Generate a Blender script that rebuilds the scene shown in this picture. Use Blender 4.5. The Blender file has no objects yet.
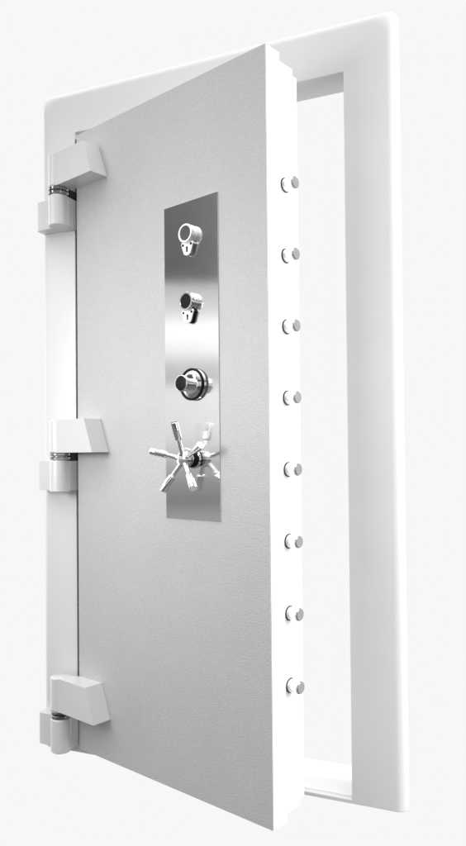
import bpy, bmesh, math
from mathutils import Vector, Matrix
scene = bpy.context.scene
COL = scene.collection
PI = math.pi

# ------------------------------------------------------------------ materials
def nodes_of(m):
    m.use_nodes = True
    nt = m.node_tree
    return nt, nt.nodes['Principled BSDF']

def paint(name, col, rough=.45, metal=0., bump=.15, bscale=420., mottling=.03, coat=0., speck=0.):
    m = bpy.data.materials.new(name); nt, b = nodes_of(m); N = nt.nodes; L = nt.links
    tc = N.new('ShaderNodeTexCoord')
    n1 = N.new('ShaderNodeTexNoise'); n1.inputs['Scale'].default_value = 2.3; n1.inputs['Detail'].default_value = 4
    L.new(tc.outputs['Object'], n1.inputs['Vector'])
    mr = N.new('ShaderNodeMapRange'); mr.inputs['From Min'].default_value = .3; mr.inputs['From Max'].default_value = .7
    mr.inputs['To Min'].default_value = 1 - mottling; mr.inputs['To Max'].default_value = 1 + mottling
    L.new(n1.outputs['Fac'], mr.inputs['Value'])
    vm = N.new('ShaderNodeVectorMath'); vm.operation = 'SCALE'
    vm.inputs[0].default_value = (col, col, col * 1.0)
    L.new(mr.outputs['Result'], vm.inputs['Scale'])
    if speck:
        vo = N.new('ShaderNodeTexVoronoi'); vo.inputs['Scale'].default_value = 330; L.new(tc.outputs['Object'], vo.inputs['Vector'])
        sx = N.new('ShaderNodeSeparateColor'); L.new(vo.outputs['Color'], sx.inputs[0])
        ms = N.new('ShaderNodeMapRange'); ms.inputs['To Min'].default_value = 1-speck; ms.inputs['To Max'].default_value = 1+speck
        L.new(sx.outputs[0], ms.inputs['Value'])
        v2 = N.new('ShaderNodeVectorMath'); v2.operation = 'SCALE'
        L.new(vm.outputs['Vector'], v2.inputs[0]); L.new(ms.outputs['Result'], v2.inputs['Scale']); vm = v2
    L.new(vm.outputs['Vector'], b.inputs['Base Color'])
    b.inputs['Metallic'].default_value = metal
    n3 = N.new('ShaderNodeTexNoise'); n3.inputs['Scale'].default_value = 9; n3.inputs['Detail'].default_value = 3
    L.new(tc.outputs['Object'], n3.inputs['Vector'])
    rr = N.new('ShaderNodeMapRange'); rr.inputs['From Min'].default_value = .3; rr.inputs['From Max'].default_value = .7
    rr.inputs['To Min'].default_value = rough - .05; rr.inputs['To Max'].default_value = rough + .05
    L.new(n3.outputs['Fac'], rr.inputs['Value']); L.new(rr.outputs['Result'], b.inputs['Roughness'])
    b.inputs['Coat Weight'].default_value = coat; b.inputs['Coat Roughness'].default_value = .18
    n2 = N.new('ShaderNodeTexNoise'); n2.inputs['Scale'].default_value = bscale; n2.inputs['Detail'].default_value = 2
    L.new(tc.outputs['Object'], n2.inputs['Vector'])
    bp = N.new('ShaderNodeBump'); bp.inputs['Strength'].default_value = bump; bp.inputs['Distance'].default_value = .002
    L.new(n2.outputs['Fac'], bp.inputs['Height']); L.new(bp.outputs['Normal'], b.inputs['Normal'])
    if coat: L.new(bp.outputs['Normal'], b.inputs['Coat Normal'])
    return m

def metal(name, col, rough, brushed=0., axis=0, bump=.02, aniso=0.):
    m = bpy.data.materials.new(name); nt, b = nodes_of(m); N = nt.nodes; L = nt.links
    b.inputs['Base Color'].default_value = (col, col, col, 1); b.inputs['Metallic'].default_value = 1
    b.inputs['Roughness'].default_value = rough
    tc = N.new('ShaderNodeTexCoord'); mp = N.new('ShaderNodeMapping')
    sc = [900, 900, 900]
    if aniso:
        vt = N.new('ShaderNodeVectorTransform'); vt.vector_type = 'VECTOR'; vt.convert_from = 'OBJECT'; vt.convert_to = 'WORLD'
        vt.inputs[0].default_value = (1, 0, 0); L.new(vt.outputs[0], b.inputs['Tangent'])
        b.inputs['Anisotropic'].default_value = aniso
    if brushed: sc[axis] = 6
    mp.inputs['Scale'].default_value = sc
    L.new(tc.outputs['Object'], mp.inputs['Vector'])
    n = N.new('ShaderNodeTexNoise'); n.inputs['Scale'].default_value = 1; n.inputs['Detail'].default_value = 3
    L.new(mp.outputs['Vector'], n.inputs['Vector'])
    n2 = N.new('ShaderNodeTexNoise'); n2.inputs['Scale'].default_value = 14; n2.inputs['Detail'].default_value = 5
    L.new(tc.outputs['Object'], n2.inputs['Vector'])
    rr = N.new('ShaderNodeMapRange'); rr.inputs['From Min'].default_value = .3; rr.inputs['From Max'].default_value = .7
    v = .06 if aniso else .28
    rr.inputs['To Min'].default_value = rough * (1-v); rr.inputs['To Max'].default_value = rough * (1+v)
    L.new(n2.outputs['Fac'], rr.inputs['Value']); L.new(rr.outputs['Result'], b.inputs['Roughness'])
    bp = N.new('ShaderNodeBump'); bp.inputs['Strength'].default_value = bump; bp.inputs['Distance'].default_value = .0005
    L.new(n.outputs['Fac'], bp.inputs['Height']); L.new(bp.outputs['Normal'], b.inputs['Normal'])
    return m

M_FRAME = paint('white_frame_enamel', .735, .38, 0, .05, 300, .02, coat=.3)
M_LEAF = paint('silver_grey_hammer_paint', .54, .46, .14, .45, 250, .02, speck=.05)
M_EDGE = paint('overlit_edge_white', .88, .4, 0, .04, 300, .01, coat=.2)  # brighter than the neighbouring paint: strong light put into the colour
M_ARM = paint('pale_grey_hinge_paint', .70, .36, .1, .10, 300, .02, coat=.4)
M_PLATE = metal('brushed_stainless', .86, .10, brushed=1, axis=0, bump=.02, aniso=.93)
M_CHROME = metal('chrome', .80, .07, bump=.0)
M_SATIN = metal('satin_nickel', .93, .42, bump=.0)
M_STEEL = metal('machined_steel', .48, .22, bump=.01)
M_BOLT = metal('polished_bolt_steel', .95, .28, bump=.0)
M_BLACK = paint('black_lacquer', .008, .5, 0, .02); M_BLACK.node_tree.nodes['Principled BSDF'].inputs['Specular IOR Level'].default_value = .15
M_GREY = metal('grey_dial_face', .12, .35, bump=.03)
M_WASHER = metal('bearing_steel', .42, .12)
M_GAP_SHADE = paint('gap_shade_black', .02, .7, 0, .02)  # near-black for pieces that stand in for shade in gaps

# ------------------------------------------------------------------ helpers
def link(name, bm, mat, parent=None, smooth=35, bevel=0.):
    if bevel:
        es = [e for e in bm.edges if len(e.link_faces) == 2 and e.calc_face_angle(0) > math.radians(40)]
        bmesh.ops.bevel(bm, geom=es, offset=bevel, segments=3, profile=.5, affect='EDGES', clamp_overlap=True)
    bmesh.ops.recalc_face_normals(bm, faces=bm.faces[:])
    me = bpy.data.meshes.new(name); bm.to_mesh(me); bm.free()
    me.materials.append(mat)
    me.shade_smooth(); me.set_sharp_from_angle(angle=math.radians(smooth))
    o = bpy.data.objects.new(name, me); COL.objects.link(o)
    if parent is not None and not isinstance(parent, bpy.types.Object):
        o.parent = vault; o.matrix_local = LEAF
    else: o.parent = parent
    return o

def box(x0, x1, y0, y1, z0, z1, bm=None):
    bm = bm or bmesh.new()
    v = [bm.verts.new(p) for p in ((x0,y0,z0),(x1,y0,z0),(x1,y1,z0),(x0,y1,z0),(x0,y0,z1),(x1,y0,z1),(x1,y1,z1),(x0,y1,z1))]
    for f in ((0,1,2,3),(4,5,6,7),(0,1,5,4),(1,2,6,5),(2,3,7,6),(3,0,4,7)): bm.faces.new([v[i] for i in f])
    return bm

def prism(outline, y0, y1, bm=None):
    """outline of (x, z) points, extruded from y0 to y1"""
    bm = bm or bmesh.new()
    a = [bm.verts.new((x, y0, z)) for x, z in outline]; b = [bm.verts.new((x, y1, z)) for x, z in outline]
    n = len(a)
    bm.faces.new(a); bm.faces.new(b[::-1])
    for i in range(n): bm.faces.new((a[i], a[(i+1) % n], b[(i+1) % n], b[i]))
    return bm

def lathe(profile, origin, axis, bm=None, seg=48):
    """profile of (radius, distance along axis), closed at both ends"""
    bm = bm or bmesh.new()
    ax = Vector(axis).normalized(); q = ax.to_track_quat('Z', 'Y'); o = Vector(origin)
    rings = []
    for r, d in profile:
        if r < 1e-6: rings.append([bm.verts.new(o + ax * d)]); continue
        rings.append([bm.verts.new(o + q @ Vector((r*math.cos(2*PI*k/seg), r*math.sin(2*PI*k/seg), d))) for k in range(seg)])
    for a, b in zip(rings, rings[1:]):
        for k in range(seg):
            k2 = (k+1) % seg
            if len(a) == 1 and len(b) == 1: continue
            if len(a) == 1: bm.faces.new((a[0], b[k], b[k2]))
            elif len(b) == 1: bm.faces.new((a[k], a[k2], b[0]))
            else: bm.faces.new((a[k], a[k2], b[k2], b[k]))
    return bm

def thing(name, label, cat, loc, rotz=0.):
    o = bpy.data.objects.new(name, None); COL.objects.link(o)
    o.location = loc; o.rotation_euler = (0, 0, rotz)
    o['label'] = label; o['category'] = cat; o['kind'] = 'thing'
    o.empty_display_size = .1
    return o

# ------------------------------------------------------------------ the frame
X0, X1, Z0, Z1 = -.008, 1.197, .006, 2.208          # outside of the front plate
OX0, OX1, OZ0, OZ1 = .133, 1.0475, .0175, 2.0566     # the opening
vault = thing('vault_entrance', 'open silver grey vault door in its white frame, with hinges, lock panel and bolts', 'vault door', (0, 0, 0))
frame = vault

def rrect(x0, x1, z0, z1, rb, rt, y, k=10):
    pts = []
    for cx, cz, a0, r in ((x1-rt, z1-rt, 0, rt), (x0+rt, z1-rt, 90, rt), (x0+rb, z0+rb, 180, rb), (x1-rb, z0+rb, 270, rb)):
        for i in range(k+1):
            a = math.radians(a0 + 90*i/k); pts.append((cx + r*math.cos(a), y, cz + r*math.sin(a)))
    return pts
bm = bmesh.new()
loops = [rrect(X0, X1, Z0, Z1, .004, .022, .040)]
RW = .028
for i in range(9):
    a = PI/2*i/8
    ins = RW*(1-math.cos(a)); y = RW*(1-math.sin(a)) ; t = i/8
    loops.append(rrect(X0+ins, X1-ins, Z0+ins*.02, Z1-ins, .003, .022+.045*t*t, y))
front = loops[-1]
def opening(y, g):
    x0, x1, z0, z1 = OX0-g, OX1+g, OZ0-g, OZ1+g
    k = len(front)//4
    c = [(x1, z1)]*k + [(x0, z1)]*k + [(x0, z0)]*k + [(x1, z0)]*k
    return [(x, y, z) for x, z in c]
loops += [opening(0, .003), opening(.001, .001), opening(.003, 0), opening(.11, 0), opening(.11, .018), opening(.040, .018)]
rows = [[bm.verts.new(p) for p in l] for l in loops]
rows.append(rows[0])
for a, b in zip(rows, rows[1:]):
    for i in range(len(a)):
        j = (i+1) % len(a)
        bm.faces.new((a[i], a[j], b[j], b[i]))
bmesh.ops.remove_doubles(bm, verts=bm.verts[:], dist=1e-5)
link('casing', bm, M_FRAME, frame, smooth=28)
link('threshold', box(OX0+.001, OX1-.001, .016, .205, .0165, .0205), M_EDGE, frame, bevel=.0015)
# narrow dark strip standing in for the shade in the hinge-side gap
link('seam_shade', box(OX0+.0005, OX0+.016, .0035, .012, .03, 2.035), M_GAP_SHADE, frame)

# hinges: the lower half of each belongs to the frame
AX, AY, KR = .1105, -.0575, .0335
HINGES = [(1.725, 1.826, 1.852, 1.957), (.862, .964, .989, 1.094), (.030, .137, .163, .268)]
for zb, zt, wt, at in HINGES:
    bm = lathe([(0, zb), (KR-.003, zb), (KR, zb+.003), (KR, zt-.003), (KR-.003, zt), (0, zt)], (AX, AY, 0), (0, 0, 1))
    k = link('hinge_knuckle', bm, M_ARM, frame, smooth=40)
    # block that carries the knuckle and laps over the outer edge of the frame
    out = [(.010, -.040), (.018, -.046), (AX-.018, -.052), (AX-.018, -.046), (.1405, -.046), (.1405, .002), (.010, .002)]
    bm = bmesh.new()
    a = [bm.verts.new((x, y, zb+.004)) for x, y in out]; b = [bm.verts.new((x, y, zt-.002)) for x, y in out]
    bm.faces.new(a); bm.faces.new(b[::-1])
    for i in range(len(a)): bm.faces.new((a[i], a[(i+1) % len(a)], b[(i+1) % len(a)], b[i]))
    link('hinge_block', bm, M_ARM, k, bevel=.003)
    # stack of polished bearing washers
    n = 2; h = (wt-zt)/n
    prof = [(0, zt)]
    for i in range(n):
        z = zt+i*h
        prof += [(KR-.009, z), (KR-.009, z+.0015), (KR-.002, z+.0020), (KR, z+.0035), (KR, z+h-.0020), (KR-.002, z+h-.0005)]
    prof += [(KR-.009, wt), (0, wt)]
    link('bearing_washers', lathe(prof, (AX, AY, 0), (0, 0, 1)), M_WASHER, k, smooth=30)
    link('gap_shade', box(AX, .1395, -.040, -.0005, zt-.0015, wt+.0005), M_GAP_SHADE, k)  # black block added as the contact shade under the arm

# ------------------------------------------------------------------ the door leaf (local: x along the leaf, -y towards the viewer, z up)
TH = .30713
DX, DY, DW = .1614, -.03, .7889
DZ0, DZ1 = .0334, 2.0294
LEAF = Matrix.Translation((DX, DY, 0)) @ Matrix.Rotation(-TH, 4, 'Z')
class Leaf: pass
door = Leaf()      # parts given this parent go under the vault, turned with the open leaf
link('front_slab', box(0, DW, 0, .058, DZ0, DZ1), M_LEAF, door, bevel=.0018)
link('edge_step', box(.012, DW-.0025, .0585, .120, DZ0+.020, DZ1-.019), M_EDGE, door, bevel=.0015)
link('edge_step', box(.030, DW-.0050, .1205, .1425, DZ0+.036, DZ1-.034), M_EDGE, door, bevel=.0015)
# latch side strip of the front slab: strong side light put into its colour
link('lit_edge_band', box(DW-.0004, DW+.0012, .0020, .0578, DZ0+.001, DZ1-.001), M_EDGE, door)

# hinge arms: knuckle plus wedge that lies on the leaf
ca, sa = math.cos(TH), math.sin(TH)
dxw, dyw = AX-DX, AY-DY
kx, ky = dxw*ca - dyw*sa, dxw*sa + dyw*ca
for zb, zt, wt, at in HINGES:
    z0, z1 = wt, at
    n = .066
    out_f = [(kx, z0), (.157, z0), (.117, z1), (kx, z1)]
    bm = bmesh.new()
    # plan: from the knuckle tangent out to the front plane of the arm, then back onto the leaf
    fr = [(kx+.004, ky-KR+.002), (kx+.034, -n)]
    def ring(z, xe):
        pts = [(kx+.002, ky-KR+.0015), (kx+.030, -n), (xe, -n), (xe, -.0005), (.012, -.0005), (.0, -.012), (kx+.002, ky+.018)]
        return [bm.verts.new((x, y, z)) for x, y in pts]
    a = ring(z0, .157); b = ring(z1, .117)
    bm.faces.new(a); bm.faces.new(b[::-1])
    for i in range(len(a)): bm.faces.new((a[i], a[(i+1) % len(a)], b[(i+1) % len(a)], b[i]))
    arm = link('hinge_arm', bm, M_ARM, door, bevel=.0025)
    bm = lathe([(0, z0-.0002), (KR-.003, z0-.0002), (KR, z0+.003), (KR, z1-.002), (KR-.003, z1+.0005), (0, z1+.0005)], (kx, ky, 0), (0, 0, 1))
    link('hinge_knuckle', bm, M_ARM, arm, smooth=40)

# lock panel
PU0, PU1, PZ0, PZ1 = .4155, .6225, .799, 1.688
link('lock_panel', box(PU0, PU1, -.003, -.0004, PZ0, PZ1), M_PLATE, door, bevel=.0008)

def fwd(prof, u, z, seg=48, tilt=(0, -1, 0), off=0.):
    return lathe([(r, d) for r, d in prof], (u, -off, z), tilt, seg=seg)

def arc(cx, cz, r, a0, a1, k=14):
    return [(cx + r*math.cos(math.radians(a0+(a1-a0)*i/k)), cz + r*math.sin(math.radians(a0+(a1-a0)*i/k))) for i in range(k+1)]

for zc, dark in ((1.5927, False), (1.4035, True)):
    u = .519
    # stepped body turned round the lock cylinder
    kb = link('key_lock', fwd([(0,.0005),(.0262,.0005),(.0262,.0035),(.0250,.0045),(.0222,.005),(.0222,.0115),(.0245,.0125),(.0260,.0140),(.0265,.0155),(.0265,.0225),(.0255,.024),(.0210,.024),(.0200,.0220),(0,.0220)], u, zc), M_CHROME if dark else M_SATIN, door, smooth=30)
    link('lock_face', fwd([(0,.0215),(.0198,.0215),(.0198,.0225),(0,.0227)], u, zc), M_BLACK if dark else M_GREY, kb)
    # shield shaped keyhole cover under the cylinder, standing off the panel
    zs = zc - .0395; uc = u - .001
    out = arc(uc, zs-.004, .0165, 215, 325, 12) + [(uc+.0190, zs+.002), (uc+.0225, zs+.0115), (uc+.0200, zs+.0175), (uc-.0200, zs+.0175), (uc-.0225, zs+.0115), (uc-.0190, zs+.002)]
    sh = link('keyhole_cover', prism(out, -.0150, -.0110), M_SATIN, kb, bevel=.0012)
    link('cover_block', prism([(uc+(x-uc)*.93, zs+(z-zs)*.93) for x, z in out], -.0109, -.0005), M_BLACK if dark else M_STEEL, kb, bevel=.001)
    slot = arc(uc, zs+.001, .0036, -40, 220, 12) + [(uc-.0024, zs-.011), (uc+.0024, zs-.011)]
    link('keyhole', prism(slot, -.0156, -.0146), M_BLACK, kb)
    for du in (-.0155, .0155):
        link('screw', fwd([(0,.0148),(.0036,.0148),(.0036,.0158),(.0026,.0164),(0,.0164)], uc+du, zs+.0095, seg=20), M_BLACK, kb)

# combination dial
u, zc = .530, 1.1730
DSH = .018    # the dial sits close on the panel
fwd0 = fwd
def fwd(prof, u, z, seg=48): return fwd0([(r, max(d-DSH, .0004)) for r, d in prof], u, z, seg)
dial = link('combination_dial', fwd([(0,.0184),(.0425,.0184),(.0440,.0190),(.0440,.0240),(.0430,.0250),(.0400,.0255),(.0400,.0270),(0,.0270)], u, zc), M_CHROME, door, smooth=30)
link('dial_ring', fwd([(.0380,.0272),(.0435,.0272),(.0447,.0280),(.0447,.0325),(.0435,.0345),(.0400,.0345),(.0385,.0330),(.0380,.0272)], u, zc), M_BLACK, dial)
link('dial_face', fwd([(0,.0264),(.0384,.0264),(.0384,.0325),(.030,.0375),(.0225,.0395),(0,.0395)], u, zc), M_CHROME, dial, smooth=25)
# graduation lines of the dial: dark fine strokes on the sloping face
bm = bmesh.new()
for i in range(50):
    a = 2*PI*i/50; r0 = .0305 if i % 5 else .0285; r1 = .0365
    c, s = math.cos(a), math.sin(a)
    def P(r, w, lift):
        d = .0325 + (.0384-r)/(.0384-.030)*.005
        if r < .030: d = .0375 + (.030-r)/.0075*.002
        return bm.verts.new((u + r*c - w*s, -(d+lift-DSH), zc + r*s + w*c))
    w = .00035
    bm.faces.new((P(r0,-w,.0003), P(r1,-w,.0003), P(r1,w,.0003), P(r0,w,.0003)))
link('graduations', bm, M_BLACK, dial)
kn = [(0,.0390),(.0150,.0390),(.0165,.0430),(.0170,.0500),(.0205,.0600),(.0225,.0650),(.0232,.0705),(.0225,.0730),(.0205,.0738),(.0190,.0732),(0,.0732)]
link('dial_knob', fwd(kn, u, zc), M_CHROME, dial, smooth=30)
link('knob_cap', fwd([(0,.0729),(.0200,.0729),(.0200,.0741),(.019,.0745),(0,.0745)], u, zc), M_BLACK, dial)

fwd = fwd0

# five-spoke wheel handle
u, zc = .527, .9662
wheel = link('spoke_handle', fwd([(0,.0005),(.027,.0005),(.027,.004),(.024,.006),(.0175,.007),(.0175,.030),(.0215,.034),(.0235,.039),(.0235,.046),(.020,.051),(.013,.054),(0,.055)], u, zc), M_CHROME, door, smooth=30)
link('collar', fwd([(.0174,.0068),(.0225,.0068),(.0232,.008),(.0232,.0145),(.0225,.0155),(.0174,.0155)], u, zc), M_BLACK, wheel)
link('shaft_ring', fwd([(.0174,.025),(.0200,.025),(.0200,.029),(.0174,.029)], u, zc), M_STEEL, wheel)
for k in range(5):
    a = math.radians(4 + 72*k)
    d = Vector((-math.sin(a)*.100, -.030, math.cos(a)*.100)).normalized()
    o = Vector((u, -.043, zc))
    link('spoke', lathe([(0,.012),(.0070,.012),(.0060,.052),(.0068,.054),(.0085,.0555),(.0098,.058),(.0110,.097),(.0110,.1035),(.0100,.1052),(0,.1054)], o, d, seg=32), M_CHROME, wheel, smooth=30)

# locking bolts along the latch edge
for i in range(8):
    z = 1.6870 - i*.1873
    yb = .0830
    r = .0172
    b = link('locking_bolt', lathe([(0,-.01),(r,-.01),(r,.0298),(r-.0006,.0306),(0,.0306)], (DW-.002, yb, z), (1, 0, 0), seg=40), M_BOLT, door, smooth=30)
    # bevelled end face of machined steel
    NS = 28; hx = [(math.cos(2*PI/NS*k), math.sin(2*PI/NS*k)) for k in range(NS)]
    bm = bmesh.new()
    for_r = ((r*.93, .0305), (r*.93, .0325), (r*.82, .0342))
    rr = [[bm.verts.new((DW-.002+d, yb+q*c, z+q*s)) for c, s in hx] for q, d in for_r]
    for p, q in zip(rr, rr[1:]):
        for k in range(NS): bm.faces.new((p[k], p[(k+1) % NS], q[(k+1) % NS], q[k]))
    bm.faces.new(rr[0]); bm.faces.new(rr[-1])
    link('bolt_head', bm, M_STEEL, b, smooth=20)
    link('bolt_gap_shade', lathe([(r+.0004,-.006),(r+.0024,-.006),(r+.0024,.0004),(r+.0018,.0008),(r+.0004,.0008)], (DW-.002, yb, z), (1, 0, 0), seg=40), M_GAP_SHADE, b)  # dark ring standing in for the shadow in the bolt's hole

# ------------------------------------------------------------------ white backdrop as the world, with unseen surroundings shaped for light and reflections
w = bpy.data.worlds.new('World'); scene.world = w; w.use_nodes = True
nt = w.node_tree; N = nt.nodes; L = nt.links
bg = N['Background']
tc = N.new('ShaderNodeTexCoord'); sp = N.new('ShaderNodeSeparateXYZ'); L.new(tc.outputs['Generated'], sp.inputs[0])
def mrange(src, a, b, c=0., d=1., smooth=True):
    n = N.new('ShaderNodeMapRange'); n.interpolation_type = 'SMOOTHSTEP' if smooth else 'LINEAR'
    n.inputs['From Min'].default_value = a; n.inputs['From Max'].default_value = b
    n.inputs['To Min'].default_value = c; n.inputs['To Max'].default_value = d
    L.new(src, n.inputs['Value']); return n.outputs['Result']
def mixv(f, a, b):
    n = N.new('ShaderNodeMix'); n.data_type = 'FLOAT'
    L.new(f, n.inputs[0])
    for i, v in ((2, a), (3, b)):
        if hasattr(v, 'links'): L.new(v, n.inputs[i])
        else: n.inputs[i].default_value = v
    return n.outputs[0]
def math_(op, a, b):
    n = N.new('ShaderNodeMath'); n.operation = op
    for i, v in ((0, a), (1, b)):
        if hasattr(v, 'links'): L.new(v, n.inputs[i])
        else: n.inputs[i].default_value = v
    return n.outputs[0]
x, y, z = sp.outputs
BACK, SIDE, FRONT, BELOW = .9301, 1.6, .72, .30
# unseen front side: bands made up for the steel panel to mirror
h = math_('SQRT', math_('ADD', math_('MULTIPLY', x, x), math_('MULTIPLY', y, y)), 0)
s = math_('DIVIDE', math_('ADD', math_('MULTIPLY', x, -.88), math_('MULTIPLY', y, -.475)), math_('MAXIMUM', h, .001))
sector = mrange(s, .68, .85)
ramp = N.new('ShaderNodeValToRGB'); ramp.color_ramp.interpolation = 'LINEAR'
zz = mrange(z, -.2, .6, 0, 1, False); L.new(zz, ramp.inputs[0])
stops = [(-.2, .30), (-.085, .38), (-.065, .22), (-.03, .36), (0., .60), (.03, .80), (.095, .86), (.100, .50), (.125, .60), (.140, .95), (.175, 1.2), (.197, .78), (.231, .56), (.237, .11), (.36, .13), (.45, .25), (.6, .9)]
el = ramp.color_ramp.elements
while len(el) > 1: el.remove(el[-1])
for i, (p, v) in enumerate(stops):
    e = el[0] if i == 0 else el.new((p+.2)/.8)
    e.position = (p+.2)/.8; e.color = (v, v, v, 1)
# rest of the front: dark bands added around a pale one for chrome contrast
ramp2 = N.new('ShaderNodeValToRGB'); L.new(zz, ramp2.inputs[0])
el = ramp2.color_ramp.elements
while len(el) > 1: el.remove(el[-1])
for i, (p, v) in enumerate([(-.2, .10), (-.10, .10), (-.08, .70), (.20, FRONT+.15), (.25, .12), (.34, .12), (.36, FRONT), (.6, FRONT+.2)]):
    e = el[0] if i == 0 else el.new((p+.2)/.8)
    e.position = (p+.2)/.8; e.color = (v, v, v, 1)
front = mixv(sector, ramp2.outputs[0], ramp.outputs[0])
front = mixv(mrange(z, -.45, -.3), .22, front)
front = mixv(mrange(z, .45, .75), front, 2.3)       # unseen overhead brightness added to whiten the frame rim
sides = mixv(mrange(z, -.55, -.15), BELOW, SIDE)
fr_or_side = mixv(mrange(y, -.30, .05), front, sides)
val = mixv(mrange(y, .25, .5), fr_or_side, BACK)
val = mixv(mrange(z, -.85, -.62), .22, val)         # darker far below, added to darken the soffit
cmb = N.new('ShaderNodeCombineColor')
for i in range(3): L.new(val, cmb.inputs[i])
L.new(cmb.outputs[0], bg.inputs['Color']); bg.inputs['Strength'].default_value = 1

def area(name, loc, target, size, power, sy=None):
    d = bpy.data.lights.new(name, 'AREA'); d.energy = power; d.shape = 'RECTANGLE'; d.size = size; d.size_y = sy or size
    o = bpy.data.objects.new(name, d); COL.objects.link(o); o.location = loc
    o.rotation_euler = (Vector(target)-Vector(loc)).to_track_quat('-Z', 'Y').to_euler()
    return o
area('softbox_right', (3.6, -.1, 1.6), (.95, -.2, 1.0), 1.2, 75, 2.4)
area('softbox_front_left', (-2.2, -3.2, 3.0), (.5, 0, 1.1), 1.3, 12)
area('fill_near_left', (-.50, -1.90, 1.40), (.42, -.10, 1.15), .7, 3.3).data.spread = math.radians(62)  # unseen fill lamp added for the light-to-dark gradient on the leaf
area('fill_right_front', (3.3, -1.7, 3.0), (.5, -.1, 1.6), .9, 4)  # unseen fill lamp added to brighten the hinge arm ends

# ------------------------------------------------------------------ camera
cd = bpy.data.cameras.new('camera'); cam = bpy.data.objects.new('camera', cd); COL.objects.link(cam); scene.camera = cam
cam_loc = Vector((1.5483, -1.9704, .9780)); yaw, pitch, roll = .410581, .018416, -.009146
fv = Vector((-math.sin(yaw)*math.cos(pitch), math.cos(yaw)*math.cos(pitch), math.sin(pitch)))
r0 = Vector((math.cos(yaw), math.sin(yaw), 0)); u0 = r0.cross(fv)
rv = math.cos(roll)*r0 + math.sin(roll)*u0; uv = -math.sin(roll)*r0 + math.cos(roll)*u0
cam.matrix_world = Matrix(((rv.x, uv.x, -fv.x, cam_loc.x), (rv.y, uv.y, -fv.y, cam_loc.y), (rv.z, uv.z, -fv.z, cam_loc.z), (0, 0, 0, 1)))
cd.sensor_fit = 'HORIZONTAL'; cd.sensor_width = 36; cd.lens = 716.603/466*36
cd.shift_x = 2.305/466; cd.shift_y = 18.39/466
cd.clip_start = .05; cd.clip_end = 200

vs = scene.view_settings
vs.view_transform = 'Standard'; vs.look = 'None'; vs.exposure = 0; vs.gamma = 1; vs.use_curve_mapping = False
scene.cycles.max_bounces = 8
scene.cycles.use_denoising = True
